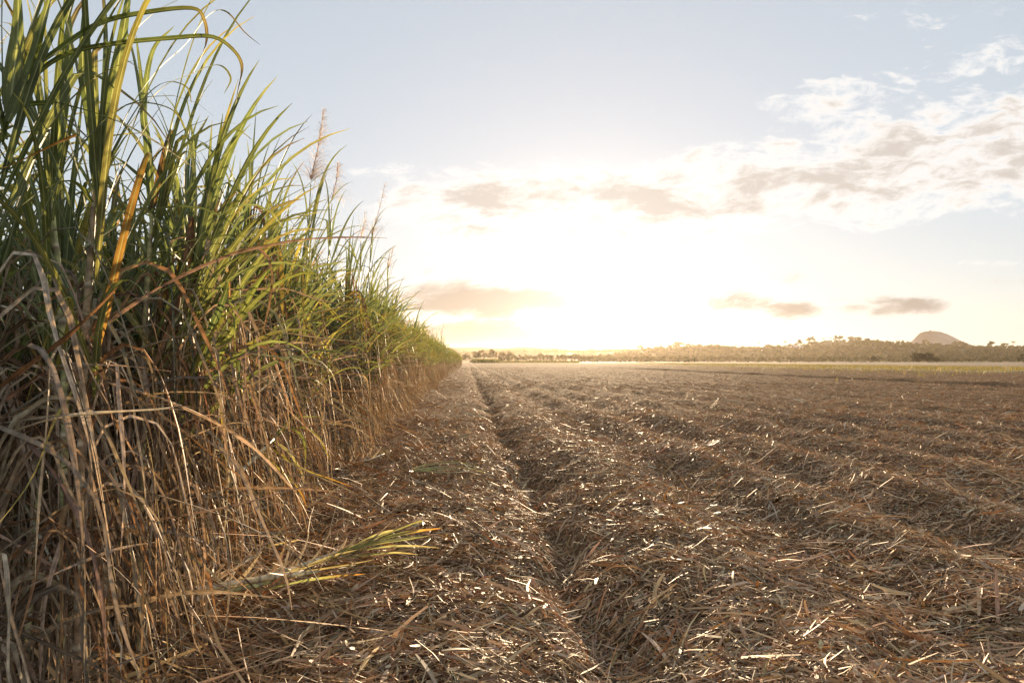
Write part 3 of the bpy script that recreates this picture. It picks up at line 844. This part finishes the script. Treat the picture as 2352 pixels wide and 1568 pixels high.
# trees that stand out on the ridge
for cx, cy, w, palm, lab in (
    (590, 114, 42, False, 'small round tree on a bare stem on the ridge beside the long pale house'),
    (676, 88, 76, False, 'tall broad tree with two stems on the ridge above the long pale house'),
    (893, 78, 78, False, 'tallest round-topped tree on the wooded ridge'),
    (1000, 88, 74, False, 'spreading flat-topped tree on the ridge next to a thinner one'),
    (1052, 88, 40, False, 'thin open tree on the ridge touching the spreading flat-topped one'),
    (1115, 104, 60, False, 'low rounded tree on the ridge after the pair of flat tops'),
    (1185, 106, 56, False, 'loose-crowned tree where the ridge begins to fall'),
    (1268, 126, 60, False, 'small tree low on the falling ridge short of the rocky hill'),
    (1580, 116, 60, False, 'tree standing in front of the rocky hill on the near ridge'),
    (1750, 150, 80, False, 'low tree below the long slope of the rocky hill'),
    (1820, 122, 96, False, 'wide flat-crowned tree on a tall stem beside the rocky hill'),
    (1890, 138, 50, False, 'narrow tree attached to the wide flat-crowned one'),
    (2090, 122, 60, False, 'round tree alone on the level ridge past the rocky hill'),
    (2200, 140, 46, False, 'small bushy tree on the level end of the ridge'),
    (2265, 130, 52, True, 'spiky palm on the level end of the ridge'),
    (470, 130, 62, True, 'ragged palm-like tree on the ridge between the two houses'),
    (345, 150, 60, False, 'bushy tree on the ridge by the small white house'),
    (265, 140, 46, True, 'palm rising just behind the small white house'),
    (85, 158, 44, True, 'ragged palm nearest the glare on the ridge'),
    (770, 106, 40, True, 'cluster of spiky palm heads between the big ridge trees'),
    (830, 100, 34, True, 'spiky palm touching the tallest round-topped tree')):
    px, top = c7(cx, cy); Yt = 1235
    x = slope(px)[0] * Yt
    tree_at(px, top, Yt, 1.15 * w / 1.9666 / 1.7415, lab, None, 'palm_tree' if palm else 'ridge_tree', base=ridge_h(x, Yt) - 2.5, n_cl=12, n_leaf=46, palm=palm, trunk=.36, leaf=.95)
def c6(cx, cy): return ((1700 + cx / 1.96) / 1.7415, (1300 + cy / 1.96) / 1.7415)
for cx, cy, w, lab in ((1990, 124, 110, 'great open-crowned tree on the ridge against the white glare'), (2062, 145, 48, 'dense tree touching the great open-crowned one'), (2150, 152, 50, 'tree at the dip of the sunlit ridge'), (2285, 148, 62, 'bushy tree on the sunlit ridge past the dip'), (1690, 155, 60, 'first low tree where the sunlit ridge starts to rise')):
    px, top = c6(cx, cy); Yt = 1235; x = slope(px)[0] * Yt
    tree_at(px, top, Yt, w / 1.96 / 1.7415, lab, None, 'ridge_tree', base=ridge_h(x, Yt) - 2.5, n_cl=13, n_leaf=30, trunk=.3, leaf=1.0)
# tall trees past the end of the cane row
for cx, cy, w, lab in ((400, 198, 90, 'lower shoulder tree of the rounded grove past the cane row'), (455, 182, 120, 'highest dome-crowned tree of the grove past the cane row'), (525, 180, 90, 'second dome-crowned tree of the grove past the cane row'), (600, 196, 90, 'smaller tree following the grove past the cane row'), (660, 204, 80, 'last low tree following the grove past the cane row'), (320, 222, 90, 'low dark tree nearest the end of the cane row')):
    px, top = c6(cx, cy)
    tree_at(px, top, 690, w / 1.96 / 1.7415, lab, None, 'grove_tree', n_cl=16, n_leaf=40, trunk=.12, leaf=.7)
# belt of trees along the foot of the hills
n_belt = 0
for px in np.concatenate([np.arange(1150, 1335, 7.5), np.arange(1335, 1920, 12.5), np.arange(1920, 2420, 15)]):
    Yt = rng.uniform(560, 680)
    top = np.interp(px, [1150, 1200, 1240, 1330, 1340, 1480, 1700, 1750, 1900, 2352], [818, 814, 812, 812, 817, 816, 817, 820, 818, 819]) + rng.normal(0, .9)
    tree_at(px + rng.normal(0, 3), top, Yt, rng.uniform(15, 24), 'low bushy tree in the dark belt along the foot of the hills', 'belt trees at the foot of the hills', 'belt_tree', n_cl=8, n_leaf=26, trunk=.08, leaf=.5)
# trees on their own in the pasture
tree_at(2008, 817, 380, 16, 'small square-headed tree standing alone on the pasture', None, 'pasture_tree', n_cl=12, n_leaf=60, trunk=.2, leaf=.26, tone=.65)
def bush(px, top, Y, w, label, name='bush', **kw):
    return tree_at(px, top, Y, w, label, None, name, trunk=.03, cat='bush', tone=.62, **kw)
bush(2109, 809, 375, 50, 'wide dark bush forming the low half of the double clump on the pasture', n_cl=22, n_leaf=110, leaf=.4)
bush(2131, 805, 378, 28, 'taller round bush of the double clump on the pasture', n_cl=16, n_leaf=90, leaf=.36)
bush(2149, 819, 374, 24, 'lowest skirt bush at the end of the double clump on the pasture', n_cl=9, n_leaf=60, leaf=.35)
bush(2350, 811, 470, 26, 'dark tall bush at the edge of view on the pasture', n_cl=10, n_leaf=60, leaf=.4)

# woods that clothe the ridge: one mass
G = Geo()
for _ in range(1900):
    px = rng.uniform(1330, 2650); Yt = rng.uniform(830, 1300); x = slope(px)[0] * Yt
    z = ridge_h(x * 1250 / Yt, Yt) if False else ridge_h(x, Yt)
    h = rng.uniform(5, 10.5) * (.6 if Yt > 1120 else 1)
    crown_geo(G, np.array([x, Yt, z + h * .42]), h * .6, h * .6, h * .5, 5, 12, 1.25)
tag(G.build('woodland', M_TREE, smooth=False), 'far wooded slope under the ridge trees', 'woods', kind='stuff')
G = Geo()
for _ in range(500):
    px = rng.uniform(940, 1700); Yt = rng.uniform(1780, 1890); x = slope(px)[0] * Yt
    crown_geo(G, np.array([x, Yt, at(px, np.interp(px, [900, 1040, 1180, 1330, 1480, 1560, 1700], [815, 813, 809, 809, 806, 812, 815]), 1880)[2] + 1]), 10, 10, 5, 4, 9, 2.3)
tag(G.build('woodland', M_TREE, smooth=False), 'pale line of woods fading into the glare beyond the dark tree belt', 'woods', kind='stuff')
# scrub on the pasture's far edge
G = Geo()
for _ in range(520):
    px = rng.uniform(1080, 2450); Yt = rng.uniform(480, 720); x = slope(px)[0] * Yt
    h = rng.uniform(.6, 2.2)
    crown_geo(G, np.array([x, Yt, h * .4]), h * 1.5, h, h * .6, 3, 12, .35)
tag(G.build('scrub', M_TREE, smooth=False), 'low scrub scattered before the belt of trees', 'scrub', kind='stuff')

# distant standing cane with pale plumes
G = Geo(); n = 5200; S = 3; s = np.linspace(0, 1, S)[None]
px = np.concatenate([rng.uniform(1084, 1145, n // 2), rng.uniform(1145, 1330, n // 2)]); Yt = rng.uniform(365, 385, n)
hh = np.where(px < 1145, rng.uniform(1.6, 2.6, n), rng.uniform(.6, 1.3, n))
P, d, side = path_from(rng.uniform(0, 6.28, (n, 1)) + 0 * s, np.radians(rng.uniform(65, 90, (n, 1))) - .5 * s ** 2, hh, S)
P = P + np.stack([slope(px)[0] * Yt, Yt, 0 * Yt], -1)[:, None]
ribbons(G, P, np.full((n, S), .10) * (1.1 - s), side, np.repeat(pick(n, [(.10, .13, .03), (.14, .16, .04), (.2, .17, .08)], [2, 2, 1])[:, None], S, 1))
n = 160; px = rng.uniform(1086, 1144, n); Yt = rng.uniform(364, 380, n)
P, d, side = path_from(rng.uniform(-.4, .4, (n, 1)) + 0 * s, np.radians(rng.uniform(75, 90, (n, 1))) - .3 * s, np.full(n, .9), S)
P = P + np.stack([slope(px)[0] * Yt, Yt, np.full(n, 2.2)], -1)[:, None]
ribbons(G, P, np.full((n, S), .10) * (1.2 - s), side, np.full((n, S, 3), .66))
tag(G.build('cane_patch', M_GRASS), 'distant patch of standing cane with whitish plumes across the field', 'sugarcane', kind='stuff')

# ------------------------------------------------------------------ houses on the ridge
def house(label, px, py_base, Y, w, d, hw, hr, hip, rot, wall, roof):
    x, _, z = at(px, py_base, Y)
    root = empty('house', (x, Y, z), rot, label, 'house')
    g = Geo(); box(g, -w / 2, w / 2, -d / 2, d / 2, -3, hw, wall); g.build('wall', M_PAINT, root, smooth=False)
    g = Geo(); e = .5; i = w * .5 - hip
    V = [(-w / 2 - e, -d / 2 - e, hw + .02), (w / 2 + e, -d / 2 - e, hw + .02), (w / 2 + e, d / 2 + e, hw + .02), (-w / 2 - e, d / 2 + e, hw + .02), (-i, 0, hw + hr), (i, 0, hw + hr)]
    g.add(V, [(0, 1, 5, 4), (2, 3, 4, 5), (1, 2, 5, 5), (3, 0, 4, 4), (3, 2, 1, 0)], roof); g.build('roof', M_PAINT, root, smooth=False)
    for q in (-.3, 0.05, .34):
        g = Geo(); box(g, q * w - .7, q * w + .7, -d / 2 - .06, -d / 2 + .04, hw * .4, hw * .8, (.05, .055, .06)); g.build('window', M_PAINT, root, smooth=False)
    g = Geo(); box(g, -.16 * w - .5, -.16 * w + .5, -d / 2 - .07, -d / 2 + .04, 0, hw * .75, (.25, .2, .15)); g.build('door', M_PAINT, root, smooth=False)
px, py = c7(277, 212)
house('small white house with a pointed roof among the ridge trees', px, py, 1130, 12, 10, 2.8, 4.5, 5.5, R(15), (.7, .68, .64), (.75, .74, .72))
px, py = c7(568, 192)
house('long pale house with a low roof under the ridge trees', px, py, 1150, 20, 9, 4.2, 3.0, 5.0, R(-8), (.55, .52, .5), (.5, .5, .52))

# ------------------------------------------------------------------ air
SUN_EL, SUN_AZ = R(5.2), R(9.8)     # azimuth measured from the rows' direction towards +x
m = bpy.data.materials.new('haze_air'); m.use_nodes = True
t = NT(m.node_tree); t.n.remove(t.n['Principled BSDF'])
pv = t.node('ShaderNodeVolumePrincipled')
pv.inputs['Color'].default_value = (1.0, .86, .70, 1)
pv.inputs['Density'].default_value = .000048
pv.inputs['Anisotropy'].default_value = .68
t.l.new(pv.outputs[0], t.n['Material Output'].inputs['Volume'])
G = Geo(); box(G, -3500, 3500, -300, 3500, -2.5, 68, (1, 1, 1))
hz = tag(G.build('haze', m, smooth=False), 'warm evening haze in the air over the field', 'haze', kind='stuff')

# ------------------------------------------------------------------ light
sun = bpy.data.objects.new('sun', bpy.data.lights.new('sun', 'SUN'))
COL.objects.link(sun)
sun.data.energy = 3.1; sun.data.angle = R(.6); sun.data.color = (1.0, .74, .46)
dirv = Vector((math.sin(SUN_AZ) * math.cos(SUN_EL), math.cos(SUN_AZ) * math.cos(SUN_EL), math.sin(SUN_EL)))
sun.rotation_euler = dirv.to_track_quat('Z', 'Y').to_euler()
sun.location = (0, 0, 50)

w = bpy.data.worlds.new('World'); SC.world = w; w.use_nodes = True
t = NT(w.node_tree)
bg = t.n['Background']
sky = t.node('ShaderNodeTexSky', sky_type='NISHITA'); sky.sun_disc = False
sky.sun_elevation = SUN_EL; sky.sun_rotation = SUN_AZ; sky.altitude = 20; sky.air_density = 1.0; sky.dust_density = .3; sky.ozone_density = 2.0
tc = t.node('ShaderNodeTexCoord')
sp = t.node('ShaderNodeSeparateXYZ'); t.l.new(tc.outputs['Generated'], sp.inputs[0])
dx, dy, dz = sp.outputs
ys = t.m('MAXIMUM', dy, .05)
u = t.m('DIVIDE', dx, ys); v = t.m('DIVIDE', dz, ys)
front = t.ramp(dy, .05, .3)
# air glow around the sun (forward scattering in the upper air)
dot = t.node('ShaderNodeVectorMath', operation='DOT_PRODUCT'); t.l.new(tc.outputs['Generated'], dot.inputs[0]); dot.inputs[1].default_value = dirv
ang = t.m('ARCCOSINE', t.m('MINIMUM', dot.outputs['Value'], 1.0))
g1 = t.m('EXPONENT', t.m('MULTIPLY', t.m('MULTIPLY', ang, ang), -1 / (2 * .078 ** 2)))
g2 = t.m('EXPONENT', t.m('MULTIPLY', ang, -1 / .20))
# clouds on the plane u,v of the sky
def ell(u0, v0, ru, rv, k=1.0):
    a = t.m('DIVIDE', t.m('SUBTRACT', u, u0), ru); b_ = t.m('DIVIDE', t.m('SUBTRACT', v, v0), rv)
    return t.m('MULTIPLY', t.m('SUBTRACT', 1.0, t.m('ADD', t.m('MULTIPLY', a, a), t.m('MULTIPLY', b_, b_))), k)
def PX(x, y): return tuple(float(q) for q in slope(x, y))
vc = t.m('ADD', t.m('ADD', .228, t.m('MULTIPLY', u, .02)), t.m('MULTIPLY', t.m('MAXIMUM', t.m('SUBTRACT', u, .30), 0), .16))
th = t.m('ADD', .048, t.m('MULTIPLY', t.m('MAXIMUM', u, 0), .035))
dv = t.m('DIVIDE', t.m('SUBTRACT', v, vc), th)
band = t.m('SUBTRACT', t.m('SUBTRACT', 1.6, t.m('MULTIPLY', dv, dv)), t.ramp(u, -.22, -.06, 3.0, 0.0))
cov = t.m('MAXIMUM', band, -1.5)
for x, y, rx, ry, k in ((1920, 245, 150, 44, .6), (2050, 235, 90, 40, .5), (2160, 178, 160, 36, .5), (2340, 160, 120, 36, .45), (2345, 60, 140, 30, .1), (1920, 200, 100, 26, .3),
                     (1820, 712, 75, 22, 1.5), (2060, 703, 140, 30, 1.7), (1700, 690, 80, 26, 1.3), (1960, 705, 70, 22, 1.4), (1060, 690, 190, 52, 2.6), (1110, 765, 220, 36, 2.5), (1230, 690, 140, 36, 2.2), (1800, 628, 50, 20, .5), (2330, 645, 80, 8, .7), (2280, 605, 100, 9, .6), (960, 400, 130, 10, .5), (990, 625, 50, 10, .5), (1600, 380, 170, 30, .6)):
    cov = t.m('MAXIMUM', cov, ell(*PX(x, y), rx / F_PX, ry / F_PX, k))
warp = t.noise(t.xyz(t.m('MULTIPLY', u, 5.0), t.m('MULTIPLY', v, 11.0), 3.7), 1.0, 3.0)
nz = t.noise(t.xyz(t.m('ADD', t.m('MULTIPLY', u, 11.0), t.m('MULTIPLY', v, -7.0)), t.m('ADD', t.m('MULTIPLY', v, 30.0), t.m('MULTIPLY', warp, 2.2)), 1.3), 1.0, 12.0, .66)
dens = t.m('ADD', t.m('MULTIPLY', t.m('SUBTRACT', nz, .5), 4.7), t.m('MULTIPLY', cov, .62))
alpha = t.m('MULTIPLY', t.ramp(dens, -.05, .95), front)
thick = t.ramp(dens, .35, 1.5)
CLOUD_BRIGHT, CLOUD_THICK = (3.95, 3.85, 3.7), (2.5, 2.28, 2.08)
aur = t.node('ShaderNodeVectorMath', operation='SCALE'); aur.inputs[0].default_value = (1.0, .95, .86); 
t.set(aur.inputs['Scale'], t.m('ADD', t.m('MULTIPLY', g1, 2.6), t.m('MULTIPLY', g2, .4)))
hs = t.node('ShaderNodeHueSaturation'); hs.inputs['Saturation'].default_value = .85; hs.inputs['Value'].default_value = 1.0
gm = t.node('ShaderNodeGamma'); gm.inputs['Gamma'].default_value = .29; t.l.new(sky.outputs[0], gm.inputs['Color'])
hs.inputs['Value'].default_value = 1.96
t.l.new(gm.outputs[0], hs.inputs['Color'])          # a thin high veil takes the blue down
base = t.mix(1.0, t.mix(1.0, hs.outputs[0], (1.0, .995, 1.02), 'MULTIPLY'), aur.outputs[0], 'ADD')
cl = t.mix(thick, t.mix(t.ramp(v, .10, .17), (2.7, 2.5, 2.3), CLOUD_BRIGHT), t.mix(t.ramp(v, .10, .17), (1.6, 1.42, 1.28), CLOUD_THICK))
aur2 = t.node('ShaderNodeVectorMath', operation='SCALE'); t.l.new(aur.outputs[0], aur2.inputs[0]); aur2.inputs['Scale'].default_value = .5
cl = t.mix(1.0, cl, aur2.outputs[0], 'ADD')
col = t.mix(alpha, base, cl)
t.l.new(col, bg.inputs['Color']); bg.inputs['Strength'].default_value = .058

# ------------------------------------------------------------------ render settings
vs = SC.view_settings
vs.view_transform = 'Standard'; vs.look = 'None'; vs.gamma = 1; vs.use_curve_mapping = False
vs.exposure = 2.25
SC.render.engine = 'CYCLES'
cy = SC.cycles
cy.max_bounces = 6; cy.diffuse_bounces = 3; cy.glossy_bounces = 2; cy.transmission_bounces = 4; cy.transparent_max_bounces = 4; cy.volume_bounces = 0
cy.use_denoising = True
cy.sample_clamp_indirect = 6.0
